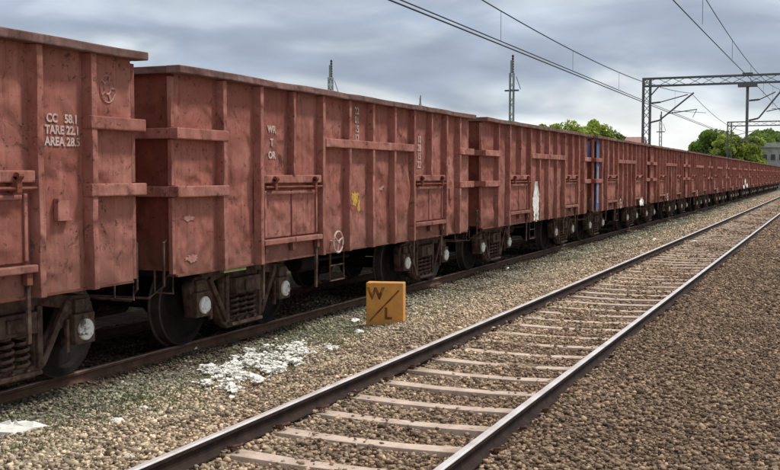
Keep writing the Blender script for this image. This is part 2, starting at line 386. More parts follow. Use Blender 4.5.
# ------------------------------------------------------------------ ballast stones (one mesh, nobody could count them)
def shard(k):
    bm = bmesh.new(); dims = np.array([1.0, RNG.uniform(.6, .9), RNG.uniform(.45, .8)])
    for c8 in range(8):
        p = np.array([(c8 & 1) * 2 - 1, (c8 >> 1 & 1) * 2 - 1, (c8 >> 2) * 2 - 1]) * RNG.uniform(.35, 1.05, 3) * .85 * dims; bm.verts.new(p)
    for _ in range(2): p = RNG.normal(size=3); p /= np.linalg.norm(p); bm.verts.new(p * dims * 1.1)
    bmesh.ops.convex_hull(bm, input=bm.verts); bmesh.ops.triangulate(bm, faces=bm.faces)
    for v in [v for v in bm.verts if not v.link_faces]: bm.verts.remove(v)
    bm.verts.index_update(); v = np.array([x.co[:] for x in bm.verts]); f = np.array([[q.index for q in p.verts] for p in bm.faces]); bm.free(); return v, f
SHARDS = [shard(k) for k in range(16)]
def stones(name, x, y, r, tone, zoff, zfun=gz):
    which = RNG.integers(0, 16, len(x)); VV, FF, TT = [], [], []; base = 0
    for k in range(16):
        m_ = which == k; n = int(m_.sum()); v, f = SHARDS[k]; nv = len(v)
        a = RNG.uniform(0, 2 * np.pi, n); b = RNG.normal(0, .5, n); ca, sa, cb, sb = np.cos(a), np.sin(a), np.cos(b), np.sin(b)
        Rm = np.zeros((n, 3, 3)); Rm[:, 0, 0] = ca; Rm[:, 0, 1] = -sa * cb; Rm[:, 0, 2] = sa * sb; Rm[:, 1, 0] = sa; Rm[:, 1, 1] = ca * cb; Rm[:, 1, 2] = -ca * sb; Rm[:, 2, 1] = sb; Rm[:, 2, 2] = cb
        P = np.einsum('nij,kj->nki', Rm, v) * r[m_][:, None, None] + np.stack([x[m_], y[m_], zfun(x[m_]) + undul(x[m_], y[m_]) + zoff[m_]], 1)[:, None, :]
        VV.append(P.reshape(-1, 3)); FF.append((f[None] + (np.arange(n) * nv)[:, None, None] + base).reshape(-1, 3)); TT.append(np.repeat(tone[m_], nv)); base += n * nv
    me = np_mesh(name, np.concatenate(VV), np.concatenate(FF))
    at = me.attributes.new('tone', 'FLOAT', 'POINT'); at.data.foreach_set('value', np.concatenate(TT).astype(np.float32))
    return me
def in_view(x, y, m=1.0):
    c, s = math.cos(YAW), math.sin(YAW); zc = y * c - x * s; r = x * c + y * s
    return (zc > 5.2) & (np.abs(r) < zc * .379 + m)
sx, sy, sr = [], [], []
for (y0, y1, dens, ra, rb) in ((3, 14, 1650, .008, .028), (14, 22, 850, .011, .033), (22, 34, 420, .015, .040), (34, 60, 140, .024, .056), (60, 110, 70, .03, .062)):
    n = int(dens * (y1 - y0) * 13.5); x = RNG.uniform(-9.6, 3.9, n); y = RNG.uniform(y0, y1, n); r = ra + (rb - ra) * RNG.random(n) ** 1.35; r = r * np.where(RNG.random(n) < .025, 1.4, 1)
    k = in_view(x, y); 
    k &= ~((x < -6.3) & (RNG.random(n) < .5))
    for rx in RAIL_X + TR_X: k &= np.abs(x - rx) > np.where(r < .03, .055, .075)
    ph = ((y + .095) % .66); on = (ph < .19) & (x > -4.25) & (x < -1.65)
    k &= ~(on & (RNG.random(n) < np.where((x > -3.7) & (x < -2.2), np.interp(y, [8, 14, 20, 34], [.96, .93, .90, .86]), .1)))
    sx.append(x[k]); sy.append(y[k]); sr.append(r[k])
x = np.concatenate(sx); y = np.concatenate(sy); r = np.concatenate(sr)
tone = RNG.beta(1.5, 1.7, len(x)); tone = np.where(RNG.random(len(x)) < .012, 1.0, tone)
zo = RNG.uniform(-.014, .018, len(x)) + .003 - .007 * ((x < -4.7) & (x > -6.5)); ph = ((y + .095) % .66); on = (ph < .19) & (x > -4.25) & (x < -1.65); zo = np.where(on & (x > -3.75) & (x < -2.2), .03, zo)
me = stones('ballast_stones', x, y, r, tone, zo)
so = link_mesh('ballast_stones', me, M['stone']); tag(so, 'loose brown and grey track ballast stones covering the ground', 'ballast', kind='stuff')
print('stones', len(x))

# ------------------------------------------------------------------ rails and sleepers
def rail_mesh(name, top):
    hp = [(.060, -.132), (.060, -.122), (.018, -.110), (.009, -.095), (.009, -.045), (.028, -.034), (.029, -.009), (.026, -.003), (.020, 0.0)]
    prof = hp + [(-x, z) for x, z in reversed(hp)]; n = len(prof)
    ys = [-8] + list(np.arange(0, 60, 13)) + [70, 100, 150, 220, 330, 450]
    vs = [(x, y, z) for y in ys for x, z in prof]; fs = []; mi = []
    for i in range(len(ys) - 1):
        for k in range(n):
            fs.append((i*n + k, i*n + (k+1) % n, (i+1)*n + (k+1) % n, (i+1)*n + k)); mi.append(1 if k in (6, 7, 8, 9, 10) else 0)
    fs += [tuple(range(n)), tuple((len(ys)-1)*n + k for k in reversed(range(n)))]; mi += [0, 0]
    me = bpy.data.meshes.new(name); me.from_pydata(vs, [], fs); me.polygons.foreach_set('material_index', mi)
    bm = bmesh.new(); bm.from_mesh(me); bmesh.ops.recalc_face_normals(bm, faces=bm.faces); bm.to_mesh(me); bm.free()
    me.materials.append(M['rail_side']); me.materials.append(top); return me
rm = rail_mesh('rail', M['rail_top']); rd = rail_mesh('rail', M['rail_rust']); rd.materials[0] = M['rail_brown']
for x, z, me, lab in ((RAIL_X[1], 0, rm, 'bright topped rail of the empty track, on the side nearer the wagons'),
                      (RAIL_X[0], 0, rm, 'bright topped rail of the empty track, on the side nearer the viewer'),
                      (TR_X[0], TR_Z, rd, 'rusty rail under the near wheels of the standing wagons'),
                      (TR_X[1], TR_Z, rd, 'dark rusty rail under the far wheels of the standing wagons')):
    o = bpy.data.objects.new('rail', me); C.objects.link(o); o.location = (x, 0, z); tag(o, lab, 'rail', 'rails')
def sleeper_mesh():
    mb = MB(); ys = [(-1.375, .085, -.02), (-.95, .085, .004), (-.6, .08, -.006), (-.25, .07, -.018), (.25, .07, -.018), (.6, .08, -.006), (.95, .085, .004), (1.375, .085, -.02)]
    vs = []; fs = []
    for x, w, dz in ys: vs += [(x, -w - .02, -.2), (x, w + .02, -.2), (x, w, dz), (x, -w, dz)]
    for i in range(len(ys) - 1):
        for k in range(4): fs.append((i*4 + k, i*4 + (k+1) % 4, (i+1)*4 + (k+1) % 4, (i+1)*4 + k))
    e8 = (len(ys) - 1) * 4; fs += [(0, 3, 2, 1), (e8, e8 + 1, e8 + 2, e8 + 3)]
    mb.add(vs, fs); return mb.mesh('sleeper', .008)
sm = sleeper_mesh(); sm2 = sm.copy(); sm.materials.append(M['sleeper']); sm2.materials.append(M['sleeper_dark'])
cl = MB()
cl.tube([(0, -.05, .012), (0, .04, .014), (.045, .055, .03), (.06, .0, .035), (.03, -.035, .03), (-.02, -.03, .022)], .010, 6)
cl.box(-.05, .02, -.03, .03, -.005, .012)
clm = cl.mesh('rail_clip', 0, True); clm.materials.append(M['clip'])
cl_ = 'pale concrete sleeper bedded in ballast beneath the two bright rails'
nm = 0
for i in range(4, 118):
    y = i * .66
    o = bpy.data.objects.new('sleeper', sm); C.objects.link(o); o.location = (-2.952 + random.uniform(-.01, .01), y + random.uniform(-.012, .012), -.134 + random.uniform(-.008, .004))
    tag(o, cl_, 'sleeper', 'pale concrete sleepers of the empty track')
    if y < 30:
        for rx in (-.838, .838):
            for sg in (-1, 1):
                c = bpy.data.objects.new('rail_clip', clm); C.objects.link(c); c.parent = o; c.location = (rx + sg * .085, 0, .012); c.rotation_euler = (0, 0, 0 if sg > 0 else math.pi)
for i in range(8, 60):
    y = i * .66 + .3
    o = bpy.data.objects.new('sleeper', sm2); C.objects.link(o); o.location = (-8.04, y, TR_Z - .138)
    tag(o, 'dark sleeper lying under the standing wagons', 'sleeper', 'dark sleepers under the wagons')

# ------------------------------------------------------------------ freight wagon (local: y along from the near end, x across, z above its rail head)
LEN = 9.78; TOP = 3.22; BOT = .95; SH = 1.50
POSTS = [.87, 1.71, 2.56, 3.40, 4.25, 5.09, 5.94, 6.78, 7.60, 8.38, 9.10]
PW = .052                                             # half width of a post
DOORS = [(1.71, 2.56, 3.40), (6.78, 7.60, 8.38)]
def side_sheet(seed, sg):
    rs = np.random.default_rng(seed); ys = np.arange(0, LEN + .001, LEN / 150); zs = np.linspace(BOT, TOP - .07, 30)
    bays = [0] + POSTS + [LEN]; amp = rs.uniform(-.03, .045, len(bays)); ctr = rs.uniform(1.3, 2.2, len(bays)); fl = rs.uniform(.35, .7, len(bays))
    Yg, Zg = np.meshgrid(ys, zs); d = np.zeros_like(Yg)
    for k in range(len(bays) - 1):
        a, b = bays[k], bays[k + 1]; m = (Yg >= a) & (Yg <= b); t = np.sin(np.pi * np.clip((Yg - a) / (b - a), 0, 1)) ** .8
        d += m * t * amp[k] * np.exp(-((Zg - ctr[k]) / fl[k]) ** 2)
    for k in range(60):
        cy, cz = rs.uniform(.1, LEN - .1), rs.uniform(1.0, 2.1); rr = rs.uniform(.06, .2); A = rs.uniform(-.034, .024)
        d += A * np.exp(-(((Yg - cy) / rr) ** 2 + ((Zg - cz) / (rr * rs.uniform(.6, 2.2))) ** 2))
    d *= np.clip((Zg - BOT) / .12, 0, 1)
    for y0, y1, z0 in NOBULGE: d = np.where((Yg > y0) & (Yg < y1) & (Zg > z0), d * .08, d)
    xo = sg * (SH + d); xi = sg * (SH - .03) * np.ones_like(d); n = len(ys); m = len(zs); N = n * m
    V = np.concatenate([np.stack([xo.ravel(), Yg.ravel(), Zg.ravel()], 1), np.stack([xi.ravel(), Yg.ravel(), Zg.ravel()], 1)])
    fs = []
    for j in range(m - 1):
        for i in range(n - 1):
            q = (j*n + i, j*n + i + 1, (j+1)*n + i + 1, (j+1)*n + i)
            fs.append(q); fs.append(tuple(N + k for k in reversed(q)))
    for i in range(n - 1):
        fs.append((i, N + i, N + i + 1, i + 1)); b = (m-1)*n; fs.append((b + i + 1, N + b + i + 1, N + b + i, b + i))
    for j in range(m - 1):
        fs.append((j*n, (j+1)*n, N + (j+1)*n, N + j*n)); fs.append(((j+1)*n + n-1, j*n + n-1, N + j*n + n-1, N + (j+1)*n + n-1))
    mb = MB(); mb.v = [tuple(v) for v in V]; mb.f = fs
    return mb.mesh('side_wall', 0, True)
NOBULGE = [(8.38, 9.10, 2.2), (9.1, 9.78, 2.2), (1.71, 2.56, 2.1), (4.25, 5.09, 1.2), (6.78, 7.6, 2.1), (0, .87, 1.3), (1.71, 3.4, 0), (6.78, 8.38, 0)]

def axlebox_cap_mesh():
    mb = MB(); mb.lathe([(0, .105), (.022, .105), (.032, .095), (.034, .055), (.046, .05), (.05, 0.0001)], (0, 0, 0), 'x', 24); 
    for k in range(3):
        t = 2.1 * k + .5; mb.lathe([(0, .018), (.042, .018), (.046, .012)], (0, .072 * math.cos(t), .072 * math.sin(t)), 'x', 8)
    return mb.mesh('axle_cap', 0, True)
ACM = axlebox_cap_mesh(); ACM.materials.append(M['white'])
def wheel_mesh():
    mb = MB(); mb.lathe([(-.065, .30), (-.065, .0801), (-.12, .08), (-.12, .001)], (0, 0, 0), 'x', 40)
    return mb
wm = MB()       # axis x, outer face towards +x
wm.lathe([(-.067, .10), (-.03, .14), (-.03, .36), (-.067, .41), (-.09, .50), (-.082, .528), (-.068, .528), (-.058, .503), (.055, .498), (.067, .485), (.067, .42), (.02, .39), (.0, .2), (.05, .16), (.067, .14), (.067, .10)], (0, 0, 0), 'x', 48)
WHM = wm.mesh('wheel', 0, True); WHM.materials.append(M['wheel']); WHM.materials.append(M['tread'])
for p in WHM.polygons:
    rr = math.hypot(p.center.y, p.center.z)
    if rr > .47: p.material_index = 1
SFO = [(-1.17, .60), (-1.19, .74), (-1.08, .83), (-.84, .85), (-.55, .92), (0, .95), (.55, .92), (.84, .85), (1.08, .83), (1.19, .74), (1.17, .60),
       (1.14, .42), (.84, .42), (.78, .56), (.66, .50), (.50, .22), (.36, .13), (-.36, .13), (-.50, .22), (-.66, .50), (-.78, .56), (-.84, .42), (-1.14, .42)]
SFH = [[(.76, .73), (.46, .79), (.44, .36)], [(-.76, .73), (-.44, .36), (-.46, .79)], [(-.36, .24), (-.36, .76), (.36, .76), (.36, .24)]]
SFM = plate(SFO, SFH, .12, .015); SFM.materials.append(M['bogie'])
sf = MB()                                             # ribs, axlebox shell, spring seat and wedges that stand proud of the frame plate
for s in (-1, 1):
    sf.bar((.075, s * .80, .80), (.075, s * .42, .24), .07, .05, (1, 0, 0))
    sf.bar((.07, s * .40, .22), (.07, s * .40, .80), .07, .05, (1, 0, 0))
    sf.box(-.05, .13, s * .99 - .15, s * .99 + .15, .36, .66)
    sf.box(-.03, .10, s * .99 - .10, s * .99 + .10, .662, .80)
    sf.box(.062, .10, s * .78 - .02, s * .78 + .02, .30, .62)
sf.box(-.10, .14, -.37, .37, .165, .205); sf.box(-.12, .15, -.30, .30, .56, .76)
sf.box(.152, .18, -.10, .10, .60, .72)
sf.bar((.085, -1.0, .86), (.085, -.5, .945), .05, .035); sf.bar((.085, 1.0, .86), (.085, .5, .945), .05, .035); sf.bar((.085, -.5, .945), (.085, .5, .945), .05, .035)
SFR = sf.mesh('side_frame_ribs', .008); SFR.materials.append(M['bogie'])
def helix(r, h, turns, wire):
    n = int(turns * 12); return MB().tube([(r * math.cos(2*math.pi*k/12), r * math.sin(2*math.pi*k/12), h * k / n) for k in range(n + 1)], wire, 6)
SPM = helix(.075, .34, 5, .017).mesh('spring', 0, True); SPM.materials.append(M['bogie'])

def lettering(root, body, y, z, size, side=1, m='stencil', bold=.004, spacing=1.0, name='lettering'):
    me = text_mesh(body, size, bold, spacing); o = link_mesh(name, me, M[m], root)
    o.rotation_euler = (R(90), 0, R(90) if side > 0 else R(-90)); o.location = (side * (SH + .0075), y, z)
    return o
def blob(root, name, m, y, z, ry, rz, seed, side=1, n=26, jag=.35):
    rs = random.Random(seed); pts = []
    for k in range(n):
        t = 2 * math.pi * k / n; q = 1 + rs.uniform(-jag, jag); pts.append((y + ry * q * math.cos(t), z + rz * q * math.sin(t)))
    mb = MB(); x = side * (SH + .008); x2 = x - side * .012
    vs = [(x, a, b) for a, b in pts] + [(x2, a, b) for a, b in pts]
    mb.add(vs, [tuple(range(n)), tuple(reversed(range(n, 2*n)))] + [(k, (k+1) % n, n + (k+1) % n, n + k) for k in range(n)])
    return mb.build(name, M[m], root)

def bogie(root, yc):
    b = MB(); b.box(-.95, .95, -.20, .20, .58, .78); b.box(-.30, .30, -.26, .26, .781, .92)
    for s in (-1, 1):
        b.tube([(-.82, s * .99, .50), (.82, s * .99, .50)], .075, 12)
        b.box(-.9, .9, s * .42 - .05, s * .42 + .05, .34, .46)
    bo = b.build('bogie', M['under'], root, .01); bo.location = (0, yc, 0)
    for sg in (-1, 1):
        f = bpy.data.objects.new('side_frame', SFM); C.objects.link(f); f.parent = bo; f.location = (sg * 1.06, 0, 0)
        f2 = bpy.data.objects.new('axle_box_frame', SFR); C.objects.link(f2); f2.parent = bo; f2.location = (sg * 1.06, 0, 0); f2.rotation_euler = (0, 0, 0 if sg > 0 else math.pi)
        for k in (-1, 0, 1):
            s = bpy.data.objects.new('spring', SPM); C.objects.link(s); s.parent = bo; s.location = (sg * 1.09, k * .2, .21)
        for s in (-1, 1):
            w = bpy.data.objects.new('wheel', WHM); C.objects.link(w); w.parent = bo; w.location = (sg * .84, s * .99, .50); w.rotation_euler = (0, 0, 0 if sg > 0 else math.pi)
            c = bpy.data.objects.new('axle_cap', ACM); C.objects.link(c); c.parent = bo; c.location = (sg * 1.19, s * .99, .50); c.rotation_euler = (random.uniform(0, 6), 0, 0 if sg > 0 else math.pi)
    return bo

def make_wagon(seed, paint='paint'):
    root = empty('freight_wagon')
    for sg in (1, -1):
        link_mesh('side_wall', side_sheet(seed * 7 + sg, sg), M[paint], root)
        for i, py in enumerate(POSTS):
            z0 = 2.052 if any(abs(py - d[1]) < .01 for d in DOORS) else BOT - .01
            w = PW if z0 < 2 else PW * .8
            x0, x1 = SH - .005, SH + .10
            mb = MB(); n = 6; w2 = w * .72        # tapered hat section
            jit = random.uniform(-.006, .006)
            vs = []; nz = 8; fs = [(0, 1, 2, 3)]
            for q in range(nz):
                z = z0 + (TOP - .084 - z0) * q / (nz - 1); e = random.uniform(-.009, .005) if 0 < q < nz - 1 and z < 2.3 else 0; f = random.uniform(-.006, .006) if 0 < q < nz - 1 else 0
                vs += [(sg * x0, py - w, z), (sg * x0, py + w, z), (sg * (x1 + e), py + w2 + jit + f, z), (sg * (x1 + e), py - w2 + jit + f, z)]
                if q: a4 = (q - 1) * 4; fs += [(a4 + k4, a4 + 4 + k4, a4 + 4 + (k4 + 1) % 4, a4 + (k4 + 1) % 4) for k4 in range(4)]
            t4 = (nz - 1) * 4; fs.append((t4 + 3, t4 + 2, t4 + 1, t4)); mb.add(vs, fs)
            mb.build('side_post', M['paint_post'], root, .007)
        # rims of the side
        mb = MB(); vs = []; fs = [(0, 1, 2, 3)]; ns = 24
        for q in range(ns + 1):
            yy = -.105 + (LEN + .21) * q / ns; zj = random.uniform(-.008, .006) if 0 < q < ns else 0; xj = random.uniform(-.012, .006) if 0 < q < ns else 0
            vs += [(sg * (SH - .03), yy, TOP - .08), (sg * (SH + .15 + xj), yy, TOP - .08 + zj), (sg * (SH + .15 + xj), yy, TOP + .002 + zj), (sg * (SH - .03), yy, TOP + .002 + zj)]
            if q: a4 = (q - 1) * 4; fs += [(a4 + k4, a4 + 4 + k4, a4 + 4 + (k4 + 1) % 4, a4 + (k4 + 1) % 4) for k4 in range(4)]
        fs.append((ns * 4 + 3, ns * 4 + 2, ns * 4 + 1, ns * 4)); mb.add(vs, fs)
        mb.build('top_rim', M['paint_cap'], root, .012)
        # horizontal ribs; shallow boxes standing just beyond the posts
        xr = sorted((sg * (SH - .008), sg * (SH + .112)))
        for zt in (2.44, 1.81):
            for y0, y1 in ((-.10, POSTS[0] + PW + .01), (POSTS[-1] - PW - .01, LEN + .10)):
                MB().box(xr[0], xr[1], y0, y1, zt, zt + .12).build('horizontal_rib', M['paint_post'], root, .012)
        MB().box(xr[0], xr[1], POSTS[3] + PW - .01, POSTS[7] - PW + .01, 2.44, 2.56).build('horizontal_rib', M['paint_post'], root, .012)
        # bottom angle
        mb = MB(); mb.box(*sorted((sg * (SH - .12), sg * (SH + .02))), .01, LEN - .01, BOT - .012, BOT + .012); mb.build('bottom_angle', M['paint_dark'], root)
        # doors
        for a, mm, b in DOORS:
            def bx(mb, x0, x1, y0, y1, z0, z1): mb.box(*sorted((sg * x0, sg * x1)), y0, y1, z0, z1)
            d = MB()
            bx(d, SH + .004, SH + .034, a + .11, mm - .02, 1.255, 1.86); bx(d, SH + .004, SH + .034, mm + .02, b - .11, 1.255, 1.86)
            do = d.build('side_door', M[paint], root, .008)
            d = MB(); bx(d, SH + .035, SH + .055, a + .13, a + .17, 1.27, 1.85); bx(d, SH + .035, SH + .055, b - .17, b - .13, 1.27, 1.85)
            bx(d, SH + .035, SH + .05, a + .19, b - .19, 1.80, 1.84); d.build('door_frame', M['paint_post'], do, .006)
            d = MB(); bx(d, SH + .003, SH + .085, a + .06, b - .06, 1.945, 2.05)
            d.build('door_lintel', M['paint_post'], root, .014)
            d = MB(); d.tube([(sg * (SH + .10), a + .07, 1.895), (sg * (SH + .10), b - .07, 1.895)], .016, 8)
            for yy in (a + .30, b - .30): bx(d, SH + .03, SH + .13, yy - .03, yy + .03, 1.86, 2.0); d.lathe([(-.03, .035), (.03, .035)], (sg * (SH + .12), yy, 2.0), 'y', 10)
            d.build('door_latch', M['paint_dark'], do, .004)
            d = MB(); bx(d, SH + .0, SH + .10, a + .06, mm - .01, 1.17, 1.235); bx(d, SH + .0, SH + .10, mm + .01, b - .06, 1.17, 1.235)
            d.build('door_sill', M['paint_post'], root, .01)
            for yy in (a + .14, mm, b - .14):
                d = MB(); bx(d, SH + .02, SH + .075, yy - .035, yy + .035, 1.06, 1.168); d.build('door_hinge', M['paint_dark'], do, .006)
            for yy in (a + .12, b - .12):
                MB().bar((sg * (SH + .03), yy, 1.165), (sg * (SH + .01), yy + .02, .52 + random.uniform(-.03, .1)), .045, .03, (1, 0, 0)).build('hanging_strap', M['bogie'], root, .005)
    # end walls
    for e, y in ((-1, 0.0), (1, LEN)):
        mb = MB(); mb.box(-SH + .031, SH - .031, *sorted((y + e * .012, y - e * .028)), 1.0, TOP - .06)
        ew = mb.build('end_wall', M['paint_dark'], root)
        mb = MB(); mb.box(-SH + .029, SH - .029, *sorted((y - e * .03, y + e * .103)), TOP - .078, TOP + .0); mb.build('end_rim', M['paint_cap'], root, .012)
        for zt in (2.44, 1.81):
            mb = MB(); mb.box(-SH + .007, SH - .007, *sorted((y + e * .004, y + e * .098)), zt + .003, zt + .117); mb.build('end_rib', M['paint_post'], root, .01)
        for sg in (-1, 1):
            mb = MB()
            mb.box(*sorted((sg * (SH + .002), sg * (SH - .05))), *sorted((y + e * .002, y + e * .06)), BOT + .02, 1.805)
            mb.box(*sorted((sg * (SH + .002), sg * (SH - .05))), *sorted((y + e * .002, y + e * .06)), 1.935, 2.435); mb.box(*sorted((sg * (SH + .002), sg * (SH - .05))), *sorted((y + e * .002, y + e * .06)), 2.565, TOP - .11)
            mb.build('corner_post', M['paint_post'], root, .006)
            # hanging step irons
            st = MB(); xx = sg * 1.36; yy = y + e * .03
            st.tube([(xx - .12, yy, 1.02), (xx - .12, yy, .76), (xx + .12, yy, .76), (xx + .12, yy, 1.02)], .013, 6)
            st.build('step_iron', M['bogie'], root)
            st = MB(); st.tube([(sg * 1.44, y + e * .09, 1.35), (sg * 1.44, y + e * .14, 1.32), (sg * 1.44, y + e * .14, .85), (sg * 1.30, y + e * .22, .72), (sg * .2, y + e * .3, .72)], .015, 6)
            st.build('uncoupling_lever', M['bogie'], root)
        mb = MB()                                     # coupler with knuckle
        mb.box(-.09, .09, *sorted((y + e * .0, y + e * .34)), .66, .86); mb.box(-.19, .19, *sorted((y + e * .30, y + e * .46)), .60, .92); mb.lathe([(-.15, .085), (.15, .085)], (e * .09, y + e * .40, .76), 'z', 14)
        mb.build('coupler', M['under'], root, .02)
        mb = MB(); mb.tube([(-.35, y + e * .05, .95), (-.35, y + e * .2, .7), (-.30, y + e * .36, .48), (-.22, y + e * .46, .52)], .022, 8); mb.build('brake_hose', M['under'], root)
    # floor and underframe
    mb = MB(); mb.box(-SH + .032, SH - .032, .035, LEN - .035, 1.10, 1.14)
    mb.build('floor', M['paint_dark'], root)
    mb = MB(); mb.box(-.28, .28, .02, LEN - .02, .80, 1.098)
    for yy in (.12, 1.95, 3.9, 4.89, 5.9, 7.83, 9.66): mb.box(-SH + .1, -.281, yy - .06, yy + .06, .935, 1.098); mb.box(.281, SH - .1, yy - .06, yy + .06, .935, 1.098)
    mb.build('underframe', M['under'], root)
    mb = MB(); mb.lathe([(0, .14), (.02, .15), (.55, .15), (.57, .14)], (.62, 4.3, .72), 'y', 20); mb.tube([(.62, 4.9, .72), (.62, 6.2, .70)], .025, 8); mb.box(.5, .74, 4.35, 4.8, .86, .93)
    mb.build('brake_cylinder', M['under'], root)
    mb = MB(); mb.lathe([(0, .10), (.03, .16), (.75, .16), (.78, .10)], (-.62, 5.1, .74), 'y', 20); mb.box(-.74, -.5, 5.3, 5.7, .89, .93); mb.build('air_reservoir', M['under'], root)
    mb = MB(); x = SH - .07
    mb.tube([(x, 3.9, .95), (x, 3.9, .52), (x, 4.35, .52), (x, 4.35, .95)], .016, 6); mb.tube([(x, 3.9, .74), (x, 4.35, .74)], .014, 6)
    mb.build('brake_step', M['bogie'], root)
    # hand brake wheel on its shaft, on either side
    for sg, yy in ((1, 3.78), (-1, LEN - 3.78)):
        mb = MB(); n = 20; xw = sg * (SH + .12); zc = 1.10
        ring = [(xw, yy + .15 * math.cos(2*math.pi*k/n), zc + .15 * math.sin(2*math.pi*k/n)) for k in range(n + 1)]
        mb.tube(ring, .014, 6, False)
        for k in range(3):
            t = 2.094 * k + .4; mb.bar((xw, yy, zc), (xw, yy + .15 * math.cos(t), zc + .15 * math.sin(t)), .018, .014)
        mb.tube([(sg * (SH - .01), yy, zc), (xw + sg * .02, yy, zc)], .02, 8)
        mb.build('hand_brake_wheel', M['stencil'], root)
    mb = MB(); mb.box(SH + .01, SH + .022, 8.66, 8.82, 1.62, 1.78); mb.box(SH + .0, SH + .05, 8.64, 8.66, 1.60, 1.80); mb.box(SH, SH + .05, 8.661, 8.82, 1.60, 1.619)
    mb.build('label_holder', M['paint_post'], root)
    for yc in (2.0, 8.42): bogie(root, yc)
    return root

PITCHW = 10.71; Y0 = 9.36
def finish(root, label, group='brown open freight wagons in the standing train'):
    tag(root, label, 'freight wagon', group)
TX = -8.04
# second wagon of the view, with its own marks
w2 = make_wagon(3); w1 = make_wagon(5); w3 = make_wagon(9); w4 = make_wagon(13)
for w in (w1, w2, w3, w4): reg(w)
plain = [dup_tree(w3), dup_tree(w4)]
w1.location = (TX + .06, Y0 - PITCHW + .10, TR_Z + .01); w1.scale = (1, 1, 1.015)
finish(w1, 'nearest brown open freight wagon, cut by the left edge, with three lines of white stencil')
lettering(w1, 'CC   58.1\nTARE 22.1\nAREA 28.5', 8.765, 2.41, .106, 1, 'stencil', .004, .98)
# round emblem, worn
n = 28; mb = MB(); ring = [(SH + .002, 9.42 + .115 * math.cos(2*math.pi*k/n), 2.83 + .13 * math.sin(2*math.pi*k/n)) for k in range(n + 1)]
mb.tube(ring, .009, 4, False); ring = [(SH + .002, 9.42 + .05 * math.cos(2*math.pi*k/n), 2.84 + .06 * math.sin(2*math.pi*k/n)) for k in range(n + 1)]; mb.tube(ring, .010, 4, False)
for k in range(5): t = k * 1.257; mb.bar((SH + .004, 9.42 + .05 * math.cos(t), 2.84 + .06 * math.sin(t)), (SH + .004, 9.42 + .11 * math.cos(t), 2.84 + .12 * math.sin(t)), .012, .018)
mb.build('round_emblem', M['faint'], w1)
w2.location = (TX, Y0, TR_Z)
finish(w2, 'brown open freight wagon with a yellow spray mark and white stencils on its side')
lettering(w2, 'WR\nT\nOR', 2.10, 2.46, .125, 1, 'stencil', .005, 1.3)
lettering(w2, '22\n01\n15\n12', 4.66, 2.80, .15, 1, 'stencil', .004, .9)
lettering(w2, '10\n28\n15\n22', 7.20, 2.44, .16, 1, 'stencil', .005, .9)
lettering(w2, 'I\nN\nS', 8.7, 2.3, .15, 1, 'faint', .002, 1.0)
blob(w2, 'yellow_spray_mark', 'yellow', 4.60, 1.70, .13, .10, 3); blob(w2, 'yellow_spray_mark', 'yellow', 4.72, 1.62, .05, .12, 4)
blob(w2, 'white_chalk_mark', 'faint', .24, 1.57, .12, .03, 8); blob(w2, 'white_chalk_mark', 'faint', .30, 1.12, .12, .04, 9); blob(w2, 'white_chalk_mark', 'faint', 5.55, 1.86, .12, .05, 12)
MB().box(SH - .05, SH + .01, .95, 1.45, .90, .934).build('green_plate', M['green_dull'], w2)
w3.location = (TX, Y0 + PITCHW, TR_Z)
finish(w3, 'brown open freight wagon with a torn white sack caught on its side')
lettering(w3, 'SR\n40\n22', 4.65, 2.80, .15, 1, 'faint', .003, .85)
w4.location = (TX, Y0 + 2 * PITCHW, TR_Z)
finish(w4, 'brown open freight wagon with a blue painted corner panel and end')
MB().box(SH + .055, SH + .07, .12, .50, 1.0, 3.08).build('blue_corner_panel', M['blue'], w4, .004)
MB().box(SH + .074, SH + .08, .22, .36, 1.2, 2.3).build('pale_patch', M['paleblue'], w4)
MB().box(-1.4, 1.4, -.03, -.022, 2.57, 3.05).build('blue_end_patch', M['blue'], w4)
blob(w4, 'white_chalk_mark', 'rag', .98 + .2, 1.6, .12, .35, 21)
ords = ['fifth', 'sixth', 'seventh', 'eighth', 'ninth', 'tenth', 'eleventh', 'twelfth', 'thirteenth', 'fourteenth', 'fifteenth', 'sixteenth', 'seventeenth']
extra = {4: 'the one just beyond the blue cornered wagon', 5: 'the one behind the tall gantry column'}
srcs = plain
for k in range(4, 17):
    src = srcs[k % 2]
    w = src if k in (4, 5) else dup_tree(src)
    w.location = (TX, Y0 + (k - 1) * PITCHW, TR_Z)
    finish(w, f'plain brown open freight wagon, {ords[k - 4]} in the train counted from the left edge')

# second rake, added on the next track to darken the space under the first
for k in range(11):
    w = dup_tree(plain[k % 2]); w.location = (-13.2, -14 + k * PITCHW, TR_Z)
    tag(w, 'added freight wagon behind the standing train, darkening the space under it', 'freight wagon', 'added wagons on the track behind')
for x in (-12.362, -14.038):  # rails added to carry the added rake
    o = bpy.data.objects.new('rail', rd); C.objects.link(o); o.location = (x, 0, TR_Z); tag(o, 'added rail under the added wagons behind the standing train', 'rail', 'added rails of the track behind')

# ------------------------------------------------------------------ marker block
mk = empty('track_marker', (-5.62, 13.0, float(gz(-5.62)) - .02), R(14))
mb = MB(); mb.box(-.26, .26, -.11, .11, 0, .60); bo = mb.build('marker_block', M['marker'], mk, .014)
def on_front(me, x, z, rot=0, m='letter_dark', name='lettering'):
    o = link_mesh(name, me, M[m], mk); o.rotation_euler = (R(90), -rot, 0); o.location = (x, -.1115, z); return o
on_front(text_mesh('W', .22, .009), -.125, .445)
on_front(text_mesh('L', .22, .008), .045, .17)
MB().bar((-.21, -.1135, .07), (.20, -.1135, .50), .004, .022, (0, 0, 1)).build('slash', M['letter_dark'], mk)
tag(mk, 'ochre painted square track marker block reading W/L beside the wagons', 'marker')

